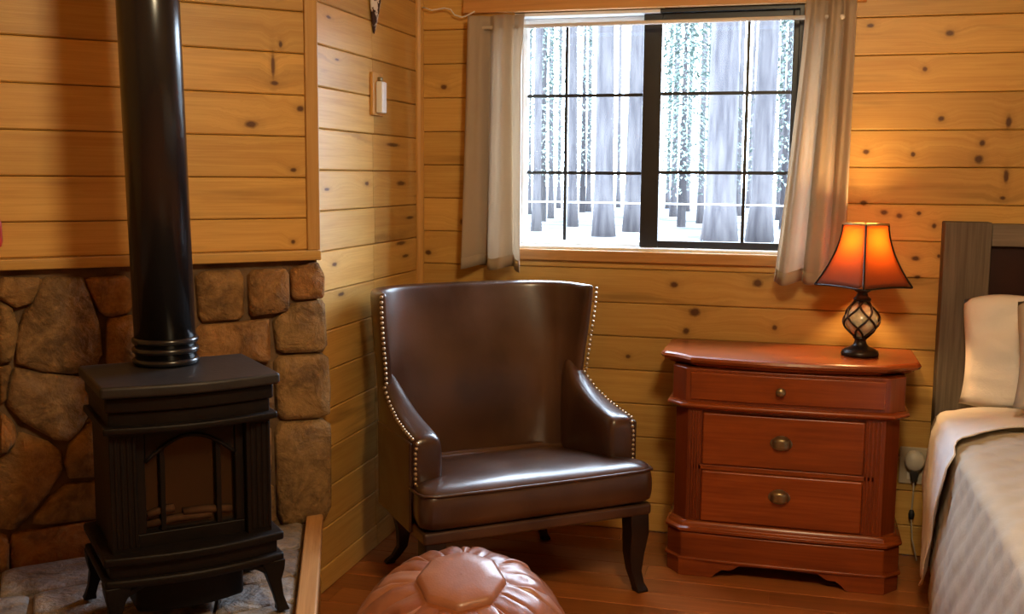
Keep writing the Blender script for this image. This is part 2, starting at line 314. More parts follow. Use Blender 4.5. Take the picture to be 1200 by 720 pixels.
# ------------------------------------------------------------------ planks on the walls and the floor
MC = {}
def plank_mesh(L, h, mat, c=.0035, t=PT):
    k = (round(L, 4), round(h, 4), mat.name, c)
    if k not in MC:
        sec = [(t, 0), (c*.9, 0), (0, c), (0, h-c), (c*.9, h), (t, h)]
        MC[k] = B().loft([[(x, y, z) for y, z in sec] for x in (0, L)]).mesh('plank', mat)
    return MC[k]
G = .0022
def rows(z0, pitch, zmin, zmax):
    k = math.floor((zmin-z0)/pitch)
    while True:
        a = max(z0+k*pitch, zmin); c = min(z0+(k+1)*pitch, zmax)
        if a >= zmax-.01: break
        if c-a > .012: yield a+G/2, c-G/2
        k += 1
for i, (a, c) in enumerate(rows(.111, .128, 0, CEIL)):
    segs = [(.0, XR)] if (c < WZ0 or a > WZ1) else ([(0, WX0), (WX1, XR)])
    out = []
    for s0, s1 in segs:
        if s1-s0 > 2.2:
            j = s0 + [2.45, 3.05, 2.2+.5, 3.3][i % 4]*(1 if s0 == 0 else .5); out += [(s0, j), (j, s1)]
        else: out.append((s0, s1))
    if c > WZ0 and a < WZ0:                                    # course cut by the sill
        share('plank', plank_mesh(XR-WX1-1.2, c-a, pine_back), wall_back, (WX1+1.2, 0, a))
        share('plank', plank_mesh(1.2, c-a, pine_back), wall_back, (WX1, 0, a)); share('plank', plank_mesh(WX0, c-a, pine_back), wall_back, (0, 0, a))
        share('plank', plank_mesh(WX1-WX0, WZ0-a, pine_back), wall_back, (WX0, 0, a)); continue
    for s0, s1 in out:
        share('plank', plank_mesh(s1-s0-.001, c-a, pine_back), wall_back, (s0, 0, a))
for i, (a, c) in enumerate(rows(1.108-.128*9, .128, 0, CEIL)):
    j = -.46 + (.0 if i % 3 else .012)
    for y0, y1 in ((DG, j), (j+.002, 0)):
        share('plank', plank_mesh(y1-y0, c-a, pine_side), wall_left, (0, y0, a), PI/2)
for i, (a, c) in enumerate(rows(1.216, .124, 1.118, CEIL)):
    share('plank', plank_mesh(HX-.026, c-a, pine_hearth), wall_hearth, hw(-HX, 0, a), PI/4)
y = -.004; i = 0
while y > -2.7:
    x = hl.x-.1; first = True
    while x < XR:
        L = (.5 + ((i*0.377) % 1)*1.1) if first else 1.5; L = min(L, XR-x); first = False
        m = plank_mesh(L-.0015, .118, floor_mat, .0022, .012)
        share('plank', m, fl, (x, y-.118, 0)).rotation_euler = (-PI/2, 0, 0)      # lies flat, face up
        x += L
    y -= .12; i += 1

# trims
def trim(n, bld, mat, label=None, bevel=.004, parent=None):
    o = bld.build('trim_%d' % n, mat, bevel=bevel, kind='structure'); return o
trim(1, B().prism([(0, 0), (.024, 0), (.0235, -.008), (.018, -.018), (.008, -.0235), (0, -.024)], 0, CEIL), pine_vert, bevel=0)      # corner moulding
trim(2, B().prism([(-.032, -.012), (.008, -.012), (.012, -.002), (.0, .006), (-.032, .006)], 1.118, CEIL, hw), pine_vert, bevel=.003)  # outer corner board
trim(3, B().prism([(-HX, -.035), (.004, -.035), (.004, .017), (-HX, .017)], 1.088, 1.118, hw), pine_hearth)                            # ledge under the planks
trim(4, B().box(.19, 1.64, -.03, -.0005, 1.957, 2.10), pine_trim)                                                             # header board
trim(5, B().box(.36, 1.485, -.020, -.0005, 1.032, 1.0755), pine_trim, bevel=.006)                                                # sill apron

# ------------------------------------------------------------------ the window
win = empty('window_1', ((WX0+WX1)/2, .07, WZ0)); win['kind'] = 'structure'
def wpart(bld, name, mat, **k):
    o = bld.build(name, mat, **k); o.parent = win; o.location = -Vector(win.location); return o
b = B(); b.box(WX0, WX1, .0, .02, WZ0, WZ0+.012); wpart(b, 'sill_board', white_frame, bevel=.003)
b = B(); b.box(WX0, WX0+.014, .003, .135, WZ0+.012, WZ1).box(WX0, WX1, .02, .135, WZ0, WZ0+.014); wpart(b, 'jamb', white_frame)
b = B(); b.box(.93, WX1, .003, .135, WZ1-.012, WZ1).box(WX1-.014, WX1, .003, .135, WZ0+.014, WZ1-.012); wpart(b, 'head_jamb', bronze)
wpart(B().box(WX0+.014, .93, .003, .135, WZ1-.012, WZ1), 'head_jamb', white_frame)
def sash(x0, x1, y0, y1, z0, z1, wl, wr, wt, wb_, mat, vx, hz, mun):
    f = B().box(x0, x0+wl, y0, y1, z0, z1).box(x1-wr, x1, y0, y1, z0, z1).box(x0+wl, x1-wr, y0, y1, z0, z0+wb_).box(x0+wl, x1-wr, y0, y1, z1-wt, z1)
    fo = wpart(f, 'sash', mat, bevel=.003)
    ym = (y0+y1)/2
    mk = lambda bb, n, mt: (lambda o: (setattr(o, 'parent', fo), setattr(o, 'location', (0, 0, 0))))(bb.build(n, mt))
    mk(B().box(vx-.006, vx+.006, ym-.008, ym+.008, z0+wb_, z1-wt), 'muntin', mun)
    for h in hz:
        mk(B().box(x0+wl, vx-.006, ym-.007, ym+.007, h-.006, h+.006), 'muntin', mun)
        mk(B().box(vx+.006, x1-wr, ym-.007, ym+.007, h-.006, h+.006), 'muntin', mun)
    zs = [z0+wb_] + list(hz) + [z1-wt]
    for xa, xb in ((x0+wl, vx), (vx, x1-wr)):
        for k in range(3):
            mk(B().box(xa+.004, xb-.004, ym-.0015, ym+.0015, zs[k]+.004, zs[k+1]-.004), 'pane', glass)
sash(.868, WX1-.014, .030, .058, WZ0+.014, WZ1-.012, .068, .022, .030, .026, bronze, 1.245, (1.368, 1.655), bronze)
sash(WX0+.014, .90, .070, .095, WZ0+.014, WZ1-.012, .02, .03, .02, .018, white_frame, .571, (1.364, 1.655), bronze)

# ------------------------------------------------------------------ stone facing and hearth
def pad(poly, h, back=.03, jit=.004, m=hw, cut=.11):
    """one rounded stone from an outline in wall coordinates"""
    cx = sum(p[0] for p in poly)/len(poly); cz = sum(p[1] for p in poly)/len(poly)
    pts = []
    for i, p in enumerate(poly):                               # cut the corners a little
        a = poly[i-1]; c = poly[(i+1) % len(poly)]
        for q, t in ((a, cut), (c, cut)): pts.append((p[0]+(q[0]-p[0])*t, p[1]+(q[1]-p[1])*t))
    R_ = random.Random(int(cx*9000+cz*70))
    def ring(s, off, jt): 
        o = []
        for x, z in pts:
            o.append(m(cx+(x-cx)*s + R_.uniform(-jt, jt), -off + R_.uniform(-jt, jt)*.8, cz+(z-cz)*s + R_.uniform(-jt, jt)))
        return o
    rr = [ring(1, -back, 0), ring(1, h*.35, jit*.8), ring(.955, h*.8, jit*.9), ring(.80, h, jit*1.4)]
    bb = B().loft(rr, caps=False); n = len(pts); k = len(bb.v)
    bb.v.append(tuple(m(cx+R_.uniform(-.01, .01), -h*1.05, cz))); bb.f += [(3*n+i, 3*n+(i+1) % n, k) for i in range(n)]
    return bb
B().prism([(-HX, .004), (-.004, .004), (-.004, PT), (-HX, PT)], .0, 1.088, hw).build('mortar', mortar, wall_hearth)
for poly in STONES:
    cx = sum(p[0] for p in poly)/len(poly); cz = sum(p[1] for p in poly)/len(poly)
    sh = 1.05
    pad([(cx+(x-cx)*sh, cz+(z-cz)*sh) for x, z in poly], random.uniform(.022, .036)).build('stone', stone, wall_hearth, smooth=True)
R_ = random.Random(4)
z = .30
while z < 1.05:                                                # stones further left, beyond the frame
    h = R_.uniform(.14, .22); x = -1.47
    while x < -.97:
        w_ = min(R_.uniform(.14, .24), -.945-x)
        if w_ > .08: pad([(x, z), (x+w_-.012, z+.01), (x+w_-.012, min(z+h-.012, 1.08)), (x+.01, min(z+h-.014, 1.08))], .03).build('stone', stone, wall_hearth, smooth=True)
        x += w_
    z += h

HZ = .27
def hr(a, o, z): return hw(-a, -o, z)
def ra(o): return .087 + (o-.132)*.387 + .012                 # inner edge of the wooden kerb
FO = .98
hearth_poly = [(HX, .0), (.02, .0), (ra(.06), .06), (ra(FO), FO), (HX, FO)]
hearth = B().prism(hearth_poly, 0, HZ-.018, hr).build('hearth', mortar); 
tag(hearth, 'raised stone hearth platform with wooden kerb under the black stove', 'hearth')
no = [.02, .24, .45, .62, .80, .97]
R_ = random.Random(11)
for k in range(len(no)-1):
    o0, o1 = no[k]+.004, no[k+1]-.004
    n = 5; cuts = [0]+[(i+R_.uniform(-.25, .25))/n for i in range(1, n)]+[1]
    for i in range(n):
        f = lambda t, o: ra(o)+.006 + (HX-ra(o))*(t**1.15)
        q = [(f(cuts[i], o0)+.004, o0), (f(cuts[i+1], o0)-.004, o0), (f(cuts[i+1]+R_.uniform(-.01, .01), o1)-.004, o1), (f(cuts[i], o1)+.004, o1)]
        q = [(max(a, ra(o)+.004), o) for a, o in q]
        pad([(a, o) for a, o in q], .012, .012, .002, lambda x, y, z: hr(x, z, HZ-.012-y-.004), .07).build('flagstone', flag, hearth, smooth=True)
kb = B(); 
kb.prism([(ra(.03)-.002, .03), (ra(FO)-.002, FO), (ra(FO)-.058, FO), (ra(.03)-.058, .03)], HZ-.03, HZ+.012, hr)
kb.build('kerb_board', hearth_board, hearth, bevel=.006)
kb = B(); kb.prism([(ra(.03)-.018, .03), (ra(FO)-.018, FO), (ra(FO)-.046, FO), (ra(.03)-.046, .03)], 0, HZ-.03, hr)
kb.build('fascia_board', hearth_board, hearth, bevel=.003)
# ------------------------------------------------------------------ stove (local frame: x right, y into the wall, origin between the legs)
SA, SO = .548, .53
st_ = empty('gas_stove', hr(SA, SO, HZ+.003), PI/4)
tag(st_, 'black cast-iron stove with arched glass door standing on the stone hearth', 'stove')
def P(name, bld, mat=iron, par=st_, **k): return bld.build(name, mat, par, **k)
hwid, fy, by = .19, -.135, .15
def bay(s, ext=0, by=by):            # plan outline with canted front corners
    w = hwid*s+ext
    return [(-w, by), (w, by), (w, fy+.055-ext*.3), (w-.055, fy-ext), (-w+.055, fy-ext), (-w, fy+.055-ext*.3)]
def bow(w, f, bk, n=12):             # gently bowed front
    return [(-w, bk), (w, bk)] + [(w-2*w*i/n, f-.030*math.sin(PI*i/n)) for i in range(n+1)]
P('top_plate', B().prism(bow(.207, -.158, .165), .572, .600), iron_top, bevel=.008, seg=3)
b = B()
P('top_rim', B().prism(bow(.195, -.14, .155), .535, .572), bevel=.006)
P('frieze', B().prism(bow(.188, -.13, .15), .500, .535), bevel=.004)
P('frieze_ledge', B().prism(bow(.202, -.148, .152), .486, .503), bevel=.005)
P('firebox', B().prism([(-.182, .15), (.182, .15), (.182, -.06), (-.182, -.06)], .195, .49), bevel=.004)
for sx in (-1, 1):
    b = B()
    x0, x1 = sorted((sx*.188, sx*.128))
    b.box(x0, x1, -.128, -.06, .195, .488)
    for k in range(4): 
        xx = x0+.010+k*.0135; b.box(xx, xx+.008, -.131, -.126, .21, .475)
    P('column', b, bevel=.003)
dr = P('door', B().box(-.128, .128, -.108, -.07, .198, .232).box(-.128, -.106, -.108, -.07, .232, .486).box(.106, .128, -.108, -.07, .232, .486), bevel=.003)
arch = [(-.106, .486)] + [(-.106+.212*i/14, .405+.055*math.sin(PI*i/14)) for i in range(15)] + [(.106, .486)]
P('arch', B().loft([[(x, yy, z) for x, z in arch] for yy in (-.106, -.075)]), par=dr, bevel=.003)
P('arch_bead', B().tube([(-.106+.212*i/20, -.108, .405+.055*math.sin(PI*i/20)) for i in range(21)], .005, 6), par=dr, smooth=True)
for x in (-.066, .066): P('glazing_bar', B().box(x-.006, x+.006, -.104, -.082, .232, .44), par=dr, bevel=.002)
P('glass', B().box(-.106, .106, -.086, -.082, .232, .458), stove_glass, par=dr)
for k, (x, z, a, L) in enumerate(((-.03, .25, .1, .16), (.04, .262, -.25, .12), (-.07, .275, .5, .07))):
    P('log', B().tube([(x-L/2*math.cos(a), -.089, z-L/2*math.sin(a)*.3), (x, -.0905, z+.004), (x+L/2*math.cos(a), -.089, z+L/2*math.sin(a)*.3)], .010, 8), ember, smooth=True)
P('base_ledge', B().prism(bow(.212, -.150, .155), .178, .200), bevel=.006)
P('base_skirt', B().prism(bow(.198, -.138, .15), .145, .180), bevel=.004)
P('base_moulding', B().prism(bow(.211, -.152, .153), .125, .147), bevel=.007)
P('burner_tray', B().prism(bow(.13, -.075, .12), .028, .127), bevel=.01)
for sx in (-1, 1):
    for sy in (-1, 1):
        x, yy = sx*.192, (-.128 if sy < 0 else .135)
        rings = []
        for z, o, w_ in ((.13, 0, .030), (.105, .004, .024), (.075, .006, .016), (.035, .014, .012), (.012, .020, .013), (0, .022, .016)):
            cx, cy = x+sx*o-sx*.01, yy+sy*o*.9
            rings.append([(cx+w_*c, cy+w_*s_, z) for c, s_ in ((-1, -1), (1, -1), (1, 1), (-1, 1))])
        P('leg', B().loft(rings), bevel=.003)
for sx in (-1, 1): P('scroll_bracket', B().tube([(sx*(.175-.06*t), -.135-.01*math.sin(3*t), .127-.03*(1-t)**2) for t in [i/8 for i in range(9)]], .011, 6), smooth=True)

pp = empty('stove_pipe', hr(.555, .435, .8735), PI/4)
tag(pp, 'tall glossy black flue pipe rising from the stove top', 'pipe')
tilt = Matrix.Identity(3)
lean = -.020
def pl(z0, z1, r, n=40, extra=()):
    prof = [(r, z0), *extra, (r, z1)]
    return B().loft([[(lean*z*.8+rr*math.cos(2*PI*i/n), lean*z*-.6+rr*math.sin(2*PI*i/n), z) for i in range(n)] for rr, z in prof])
pl(.0, CEIL-.874, .0745).build('flue', pipe_mat, pp, smooth=True)
for z in (.0, .028, .052):
    pl(z+.002, z+.018, .077, extra=((.081, z+.006), (.081, z+.014))).build('collar_band', pipe_mat, pp, smooth=True)

# ------------------------------------------------------------------ armchair
CA = math.radians(39.7)
chair = empty('armchair', (.722, -.856, 0), CA)
tag(chair, 'dark brown leather wingback armchair with brass nailheads, set across the corner', 'armchair')
def C(name, bld, mat=chair_leather, par=chair, **k): return bld.build(name, mat, par, **k)
# rails and side panels under the seat
C('seat_rail', B().prism([(-.392, .006), (.392, .006), (.388, .45), (.30, .62), (-.30, .62), (-.388, .45)], .262, .302), bevel=.010, seg=3)
# seat cushion: crowned and rounded
def seatpt(u, v, top):
    x = (u*2-1); yv = v
    ex = math.copysign(1-(1-abs(x))**1.0, x)
    edge = (1-abs(x)**8)*(1-abs(2*v-1)**10)
    z = .425 + .028*(1-x*x)*(1-(2*v-1)**2) if top else .300
    return (.402*ex, -.006+.55*yv, z)
b = B(); rings = []
def rrect(w, y0, y1, r, n=6):
    o = []
    for cx, cy, a0 in ((w-r, y1-r, 0), (-w+r, y1-r, 90), (-w+r, y0+r, 180), (w-r, y0+r, 270)):
        for i in range(n+1): a = math.radians(a0+90*i/n); o.append((cx+r*math.cos(a), cy+r*math.sin(a)))
    return o
def ringat(w, y0, y1, r, z, crown=0):
    tp = lambda yy: 1-.24*max(0, (yy-.30)/.26)
    return [(x*tp(yy), yy, z+crown*(1-(x/.41)**2)*max(0, 1-((yy-.27)/.29)**2)+(0 if z < .415 else (.012 if yy > .02 else .004)-.13*max(0, yy-.05))) for x, yy in rrect(w, y0, y1, r)]
rings = [ringat(.386, .010, .56, .04, .298), ringat(.400, -.006, .565, .045, .312), ringat(.404, -.012, .565, .05, .36),
         ringat(.401, -.008, .56, .05, .402), ringat(.394, .002, .555, .05, .420), ringat(.36, .04, .53, .05, .427, .010),
         ringat(.26, .12, .46, .05, .432, .016), ringat(.12, .21, .36, .04, .434, .018)]
C('seat_cushion', B().loft(rings), smooth=True, sub=1)
C('piping', B().tube([(x, yy, .4145) for x, yy in ((-.398, .11), (-.4, .05), (-.39, .008), (-.35, -.006), (-.2, -.011), (0, -.012), (.2, -.011), (.35, -.006), (.39, .008), (.4, .05), (.398, .11))], .0045, 6), smooth=True)
# back with wings, one padded shell
NZ = [.27, .33, .42, .50, .58, .66, .74, .82, .89, .935, .955]
def shell(z, ins):
    t = (z-.27)/.69; k = max(0, (z-.62)/.34)
    hwd = .330 + .012*t + .022*k*k*(3-2*k)
    yb = .585 + .075*t; yf = .435 - .03*max(0, k) + .0*t
    th = .052 + .012*(1-t)
    if ins: hwd -= 0; 
    else: hwd += th*.62; yb += th
    return hwd, yb, yf
def plan(z, ins, a):
    h, yb, yf = shell(z, ins)
    sx = math.sin(a); cx = max(0, math.cos(a))
    yy = yf+(yb-yf)*cx**.62
    if ins: yy -= .030*cx**1.5*math.sin(PI*min(1, max(0, (z-.36)/.62)))
    return (h*math.copysign(abs(sx)**.72, sx), yy, z)
NA = 28; AN = [-PI/2+PI*i/NA for i in range(NA+1)]
b = B(); loops = []
for z in NZ: loops.append([plan(z, True, a) for a in AN] + [plan(z, False, a) for a in reversed(AN)])
# rounded top roll
def rollring(f, dz):
    o = []
    for a in AN:
        p, q = Vector(plan(.955, True, a)), Vector(plan(.955, False, a)); m_ = (p+q)/2; o.append(tuple(m_+(p-m_)*f+Vector((0, 0, dz))))
    for a in reversed(AN):
        p, q = Vector(plan(.955, True, a)), Vector(plan(.955, False, a)); m_ = (p+q)/2; o.append(tuple(m_+(q-m_)*f+Vector((0, 0, dz))))
    return o
loops += [rollring(.92, .010), rollring(.6, .016), rollring(.15, .018)]
b.loft(loops, caps=False)
n = len(loops[0]); top = (len(loops)-1)*n
for base in (0, top):
    for i in range(NA): b.f.append((base+i, base+i+1, base+n-2-i, base+n-1-i))
C('backrest', b, smooth=True, sub=1)
# inner back cushion swelling
0 and C('back_pad', B().grid(lambda u, v: ((lambda z, a: (lambda p: (p[0]*.97, p[1]-.006-.028*math.sin(PI*v)**.6*math.sin(PI*u)**.5, z))(plan(z, True, a)))(.43+.50*v, (-.40+.80*u)*PI)), 24, 20), smooth=True, solid=.006)
# arms
def armring(sx, yy, zt, wo, wi, z0=.40):
    o = []
    cx = (wo+wi)/2; hx = (wo-wi)/2; zc = (zt+z0)/2; hz = (zt-z0)/2
    for i in range(20):
        a = 2*PI*i/20; c, s_ = math.cos(a), math.sin(a)
        e = .55
        o.append((sx*(cx+hx*math.copysign(abs(c)**e, c)), yy, zc+hz*math.copysign(abs(s_)**e, s_)))
    return o
for sx in (-1, 1):
    R1 = [(.108, .535, .372, .312, .425), (.114, .560, .386, .296, .40), (.128, .572, .394, .286, .385), (.19, .582, .396, .284, .37), (.28, .600, .394, .286, .36), (.36, .628, .390, .290, .35), (.42, .662, .386, .296, .34), (.47, .70, .380, .31, .33), (.54, .72, .365, .32, .33)]
    C('arm', B().loft([armring(sx, yy, zt, wo, wi, z0) for yy, zt, wo, wi, z0 in R1]), smooth=True, sub=1)
    C('arm_panel', B().prism([(sx*.386, .118), (sx*.398, .118), (sx*.392, .45), (sx*.376, .45)], .27, .55), bevel=.008)
    pts = []
    for i in range(18):
        z = .962-(.962-.675)*i/17; h, yb, yf = shell(min(z, .955), False); pts.append((sx*(h-.004), yf-.008, z))
    def onarm(yy, dz):
        for q0, q1 in zip(R1, R1[1:]):
            if q0[0] <= yy <= q1[0]:
                f = (yy-q0[0])/(q1[0]-q0[0]); _, zt, wo, wi, z0 = [a_*(1-f)+b_*f for a_, b_ in zip(q0, q1)]
                hx, hz = (wo-wi)/2, (zt-z0)/2; s_ = min(1, ((zt-dz-(zt+z0)/2)/hz)**(1/.55))
                return (sx*((wo+wi)/2+hx*math.sqrt(1-s_*s_)**.55), yy, zt-dz)
    for i in range(17): pts.append(onarm(.435-.305*i/16, .014))
    for i in range(9): pts.append((sx*(.374+.006*min(1, i/2)), .112, .548-.0155*i))
    b = B()
    for p in pts: b.ball(p, .0062, 5)
    C('nailhead_trim', b, nail_mat, smooth=True, kind='stuff', label='row of brass nailheads')
def leg(x, yy, sx, sy, splay, w0=.030):
    rings = []
    for z, o, w_ in ((.27, 0, w0), (.20, .004, w0*.98), (.13, -.002, w0*.82), (.07, .0, w0*.62), (.03, .012, w0*.55), (.010, .022, w0*.62), (0, .024, w0*.66)):
        cx, cy = x+sx*o*splay, yy+sy*o*splay
        rings.append([(cx+w_*c, cy+w_*s_, z) for c, s_ in ((-1, -1), (1, -1), (1, 1), (-1, 1))])
    return B().loft(rings)
for sx in (-1, 1):
    C('leg', leg(sx*.352, .045, sx, -1, .7, .034), dark_leg, bevel=.006)
    C('leg', leg(sx*.27, .565, sx, 1, 1.5, .027), dark_leg, bevel=.006)

# ------------------------------------------------------------------ pouf
PR, PH = .300, .352
pouf = empty('leather_pouf', (.665, -1.52, 0), .25)
tag(pouf, 'round tan leather pouf with stitched star panels in front of the armchair', 'pouf')
prof = [(0.0, PH), (.06, PH-.001), (.12, PH-.007), (.178, PH-.022), (.225, PH-.050), (.260, PH-.095), (.286, PH-.15), (PR, PH-.205), (.290, PH-.27), (.265, .035), (.22, .012), (.15, .004), (0.0, 0)]
PD = (math.cos(math.radians(-86.6)), math.sin(math.radians(-86.6)))      # slumped towards the room
def lean_(x, y, z): return (x, y, z-.26*max(0, z/PH)**1.5*(x*PD[0]+y*PD[1]))
def ppt(phi, t, out=0):
    f = t*(len(prof)-1); i = min(int(f), len(prof)-2); u = f-i
    r = prof[i][0]*(1-u)+prof[i+1][0]*u; z = prof[i][1]*(1-u)+prof[i+1][1]*u
    a, c = prof[max(i-1, 0)] if u < .5 else prof[i], prof[min(i+1, len(prof)-1)] if u < .5 else prof[min(i+2, len(prof)-1)]
    dr, dz = c[0]-a[0], c[1]-a[1]; L = math.hypot(dr, dz) or 1
    nr, nz = -dz/L, dr/L
    return lean_((r+nr*out)*math.cos(phi), (r+nr*out)*math.sin(phi), z+nz*out) if t > 1e-4 else lean_(0, 0, PH+out)
b = B().loft([[lean_(max(r, .002)*math.cos(2*PI*i/48)*.98, max(r, .002)*math.sin(2*PI*i/48)*.98, z*.98+.002) for i in range(48)] for r, z in reversed(prof)])
b.build('body', pouf_a, pouf, smooth=True)
NP = 8
def panel(name, c4, puff, mat, nu=8, nv=8, wr=.0):
    R_ = random.Random(hash(name) % 99+len(c4))
    def fn(u, v):
        ph = (c4[0][0]*(1-u)+c4[1][0]*u)*(1-v)+(c4[3][0]*(1-u)+c4[2][0]*u)*v
        t = (c4[0][1]*(1-u)+c4[1][1]*u)*(1-v)+(c4[3][1]*(1-u)+c4[2][1]*u)*v
        e = (math.sin(PI*u)*math.sin(PI*v))**.32
        w_ = noise.noise(Vector((ph*6, t*16, 1.7)))*.014*wr*e
        return ppt(ph, t, -.0055+puff*e+w_)
    return B().grid(fn, nu, nv).build(name, mat, pouf, smooth=True)
T1, T2, T3 = .150, .33, .56
oct_ = []
def octr(phi, f): # octagon radius
    k = (phi % (2*PI/NP))-PI/NP; return f*math.cos(PI/NP)/math.cos(k)
b = B(); rings = []
for f, out in ((1, -.006), (.96, .006), (.85, .011), (.5, .012), (.2, .011), (.02, .011)):
    rings.append([ppt(2*PI*i/64, T1*1.06*octr(2*PI*i/64, f), out) for i in range(64)])
b.loft(rings, caps=False); b.build('medallion', pouf_b, pouf, smooth=True)
for k in range(NP):
    a0 = 2*PI*k/NP; h = PI/NP
    ti = T1*1.06*math.cos(PI/NP)
    # kite below each octagon corner pair, two slim triangles and the long side gore
    panel('petal', [(a0, T1*1.05), (a0+h, ti), (a0+h, T2), (a0+h*.25, T2-.01)], .004, pouf_a, wr=.35)
    panel('petal', [(a0+h, ti), (a0+2*h, T1*1.05), (a0+2*h-h*.25, T2-.01), (a0+h, T2)], .004, pouf_b if k % 3 == 0 else pouf_a, wr=.35)
    panel('star_point', [(a0-h*.25, T2-.005), (a0, T1*1.06), (a0+h*.25, T2-.005), (a0, T3-.04)], .006, pouf_b, wr=.35)
    panel('side_gore', [(a0, T3-.03), (a0+h*.25, T2), (a0+h, T2+.005), (a0+h, T3+.06)], .0045, pouf_a, wr=.5)
    panel('side_gore', [(a0+h, T2+.005), (a0+2*h-h*.25, T2), (a0+2*h, T3-.03), (a0+h, T3+.06)], .0045, pouf_a, wr=.5)
    panel('lower_gore', [(a0, T3-.02), (a0+h, T3+.07), (a0+h, .86), (a0, .86)], .004, pouf_a, wr=.35)
    panel('lower_gore', [(a0+h, T3+.07), (a0+2*h, T3-.02), (a0+2*h, .86), (a0+h, .86)], .004, pouf_a, wr=.35)

# ------------------------------------------------------------------ nightstand
ns = empty('nightstand', (1.425, -.22, 0))
tag(ns, 'reddish cherry-wood nightstand with three drawers and scalloped base beside the bed', 'nightstand')
ox, oy = 1.425, -.22
def Q(name, bld, mat=cherry, par=ns, **k):
    o = bld.build(name, mat, par, **k); o.location = (-ox, -oy, 0) if par is ns else (0, 0, 0); return o
def nplan(x0, x1, yf, ch, bw=.0, yb=-.03, n=14):
    """outline with canted front corners and a bowed front"""
    a, c = x0+ch, x1-ch
    return [(x0, yb), (x0, yf+ch*1.1)] + [(a+(c-a)*i/n, yf-bw*math.sin(PI*i/n)) for i in range(n+1)] + [(x1, yf+ch*1.1), (x1, yb)]
# top with ogee corners
def topout(g_):
    x0, x1 = 1.005-g_, 1.845+g_
    pts = [(x0, -.025), (x0, -.30-g_), (x0+.012, -.325-g_), (x0+.05, -.345-g_), (x0+.085, -.375-g_), (x0+.11, -.402-g_)]
    n = 12; a, c = x0+.11, x1-.11
    mid = [(a+(c-a)*i/n, -.402-g_-.030*math.sin(PI*i/n)**1.0) for i in range(1, n)]
    return pts + mid + [(x1-(p[0]-x0), p[1]) for p in reversed(pts)]
t_ = B().loft([[(x, y, z) for x, y in topout(g_)] for g_, z in ((-.030, .716), (-.018, .722), (-.012, .730), (.0, .735), (.004, .744), (.0, .752), (-.006, .756))])
Q('top', t_, bevel=0)
Q('carcass', B().prism(nplan(1.062, 1.788, -.392, .048), .12, .717), cherry_v, bevel=.003)
Q('upper_case', B().prism(nplan(1.050, 1.800, -.402, .050, .012), .600, .716), cherry_v, bevel=.004)
d1 = Q('drawer', B().prism([(1.115+(.62*i/14), -.409-.012*math.sin(PI*(.03+.94*i/14))) for i in range(15)] + [(1.735, -.39), (1.115, -.39)], .612, .705), bevel=.004)
Q('knob', B().lathe([(.004, 0), (.006, .004), (.006, .012), (.014, .018), (.016, .024), (.011, .030), (.001, .032)], 16), brass, d1, smooth=True)
kn = d1.children[0]; kn.rotation_euler = (PI/2, 0, 0); kn.location = (1.409, -.418, .657)
b = B().loft([[(x, y, z) for x, y in nplan(1.05-g_, 1.80+g_, -.402-g_, .05, .014)] for g_, z in ((.0, .577), (.010, .583), (.016, .590), (.014, .597), (.004, .603))])
Q('waist_moulding', b, bevel=.002)
for z0, z1, pz in ((.389, .567, .478), (.192, .368, .296)):
    d = Q('drawer', B().box(1.158, 1.678, -.402, -.38, z0, z1), bevel=.007, seg=3)
    cup = B(); cx = 1.4165
    cup.loft([[(cx+r*math.cos(PI*i/12)*1.0, -.402-dp, pz+.006+r*.72*math.sin(PI*i/12)) for i in range(13)] + [(cx-r, -.402-dp, pz-.012), (cx+r, -.402-dp, pz-.012)] for r, dp in ((.030, .0), (.030, .006), (.026, .016), (.018, .023), (.008, .026))])
    Q('pull', cup, brass, d, smooth=False, bevel=.003)
    Q('back_plate', B().loft([[(cx+.036*k*math.cos(2*PI*i/24), -.402-dp, pz+.024*k*math.sin(2*PI*i/24)) for i in range(24)] for k, dp in ((1, 0), (1, .003), (.9, .005))]), brass, d)
Q('drawer_rail', B().box(1.12, 1.72, -.398, -.37, .370, .387), bevel=.002)
for x0, x1 in ((1.108, 1.156), (1.680, 1.742)):
    b = B().box(x0, x1, -.398, -.37, .19, .577)
    n = 4
    for k in range(n):
        xx = x0+.006+(x1-x0-.012)*k/n; b.box(xx, xx+.0065, -.404, -.397, .20, .570)
    Q('fluted_stile', b, cherry_v, bevel=.002)
for z0, z1, gs in ((.150, .190, ((.004, .150), (.016, .156), (.018, .166), (.008, .172), (.006, .182), (.0, .190))),):
    Q('base_moulding', B().loft([[(x, y, z) for x, y in nplan(1.055-g_, 1.795+g_, -.400-g_, .05, .008)] for g_, z in gs]), bevel=.002)
Q('base_band', B().prism(nplan(1.045, 1.805, -.412, .052, .008), .062, .150), bevel=.004)
Q('base_bead', B().prism(nplan(1.038, 1.812, -.420, .052, .008), .056, .066), bevel=.003)
# scalloped apron in front: outline in (x, z)
ap = [(1.090, 0), (1.205, 0), (1.218, .016), (1.238, .030), (1.262, .030), (1.276, .036), (1.292, .048), (1.42, .052), (1.552, .048), (1.568, .036), (1.582, .030), (1.606, .030), (1.626, .016), (1.639, 0), (1.760, 0), (1.760, .058), (1.090, .058)]
Q('apron', B().loft([[(x, yy, z) for x, z in ap] for yy in (-.418, -.395)]), bevel=.003)
for sx in (0, 1):
    x0, x1 = (1.045, 1.092) if sx == 0 else (1.758, 1.805)
    pl_ = [(1.045, -.355), (1.094, -.418), (1.110, -.400), (1.07, -.34)] if sx == 0 else [(1.805, -.355), (1.756, -.418), (1.740, -.400), (1.78, -.34)]
    Q('corner_foot', B().prism(pl_, 0, .058), bevel=.003)
    Q('side_skirt', B().box(*((1.045, 1.06) if sx == 0 else (1.79, 1.805)), -.355, -.04, .0, .058), bevel=.003)

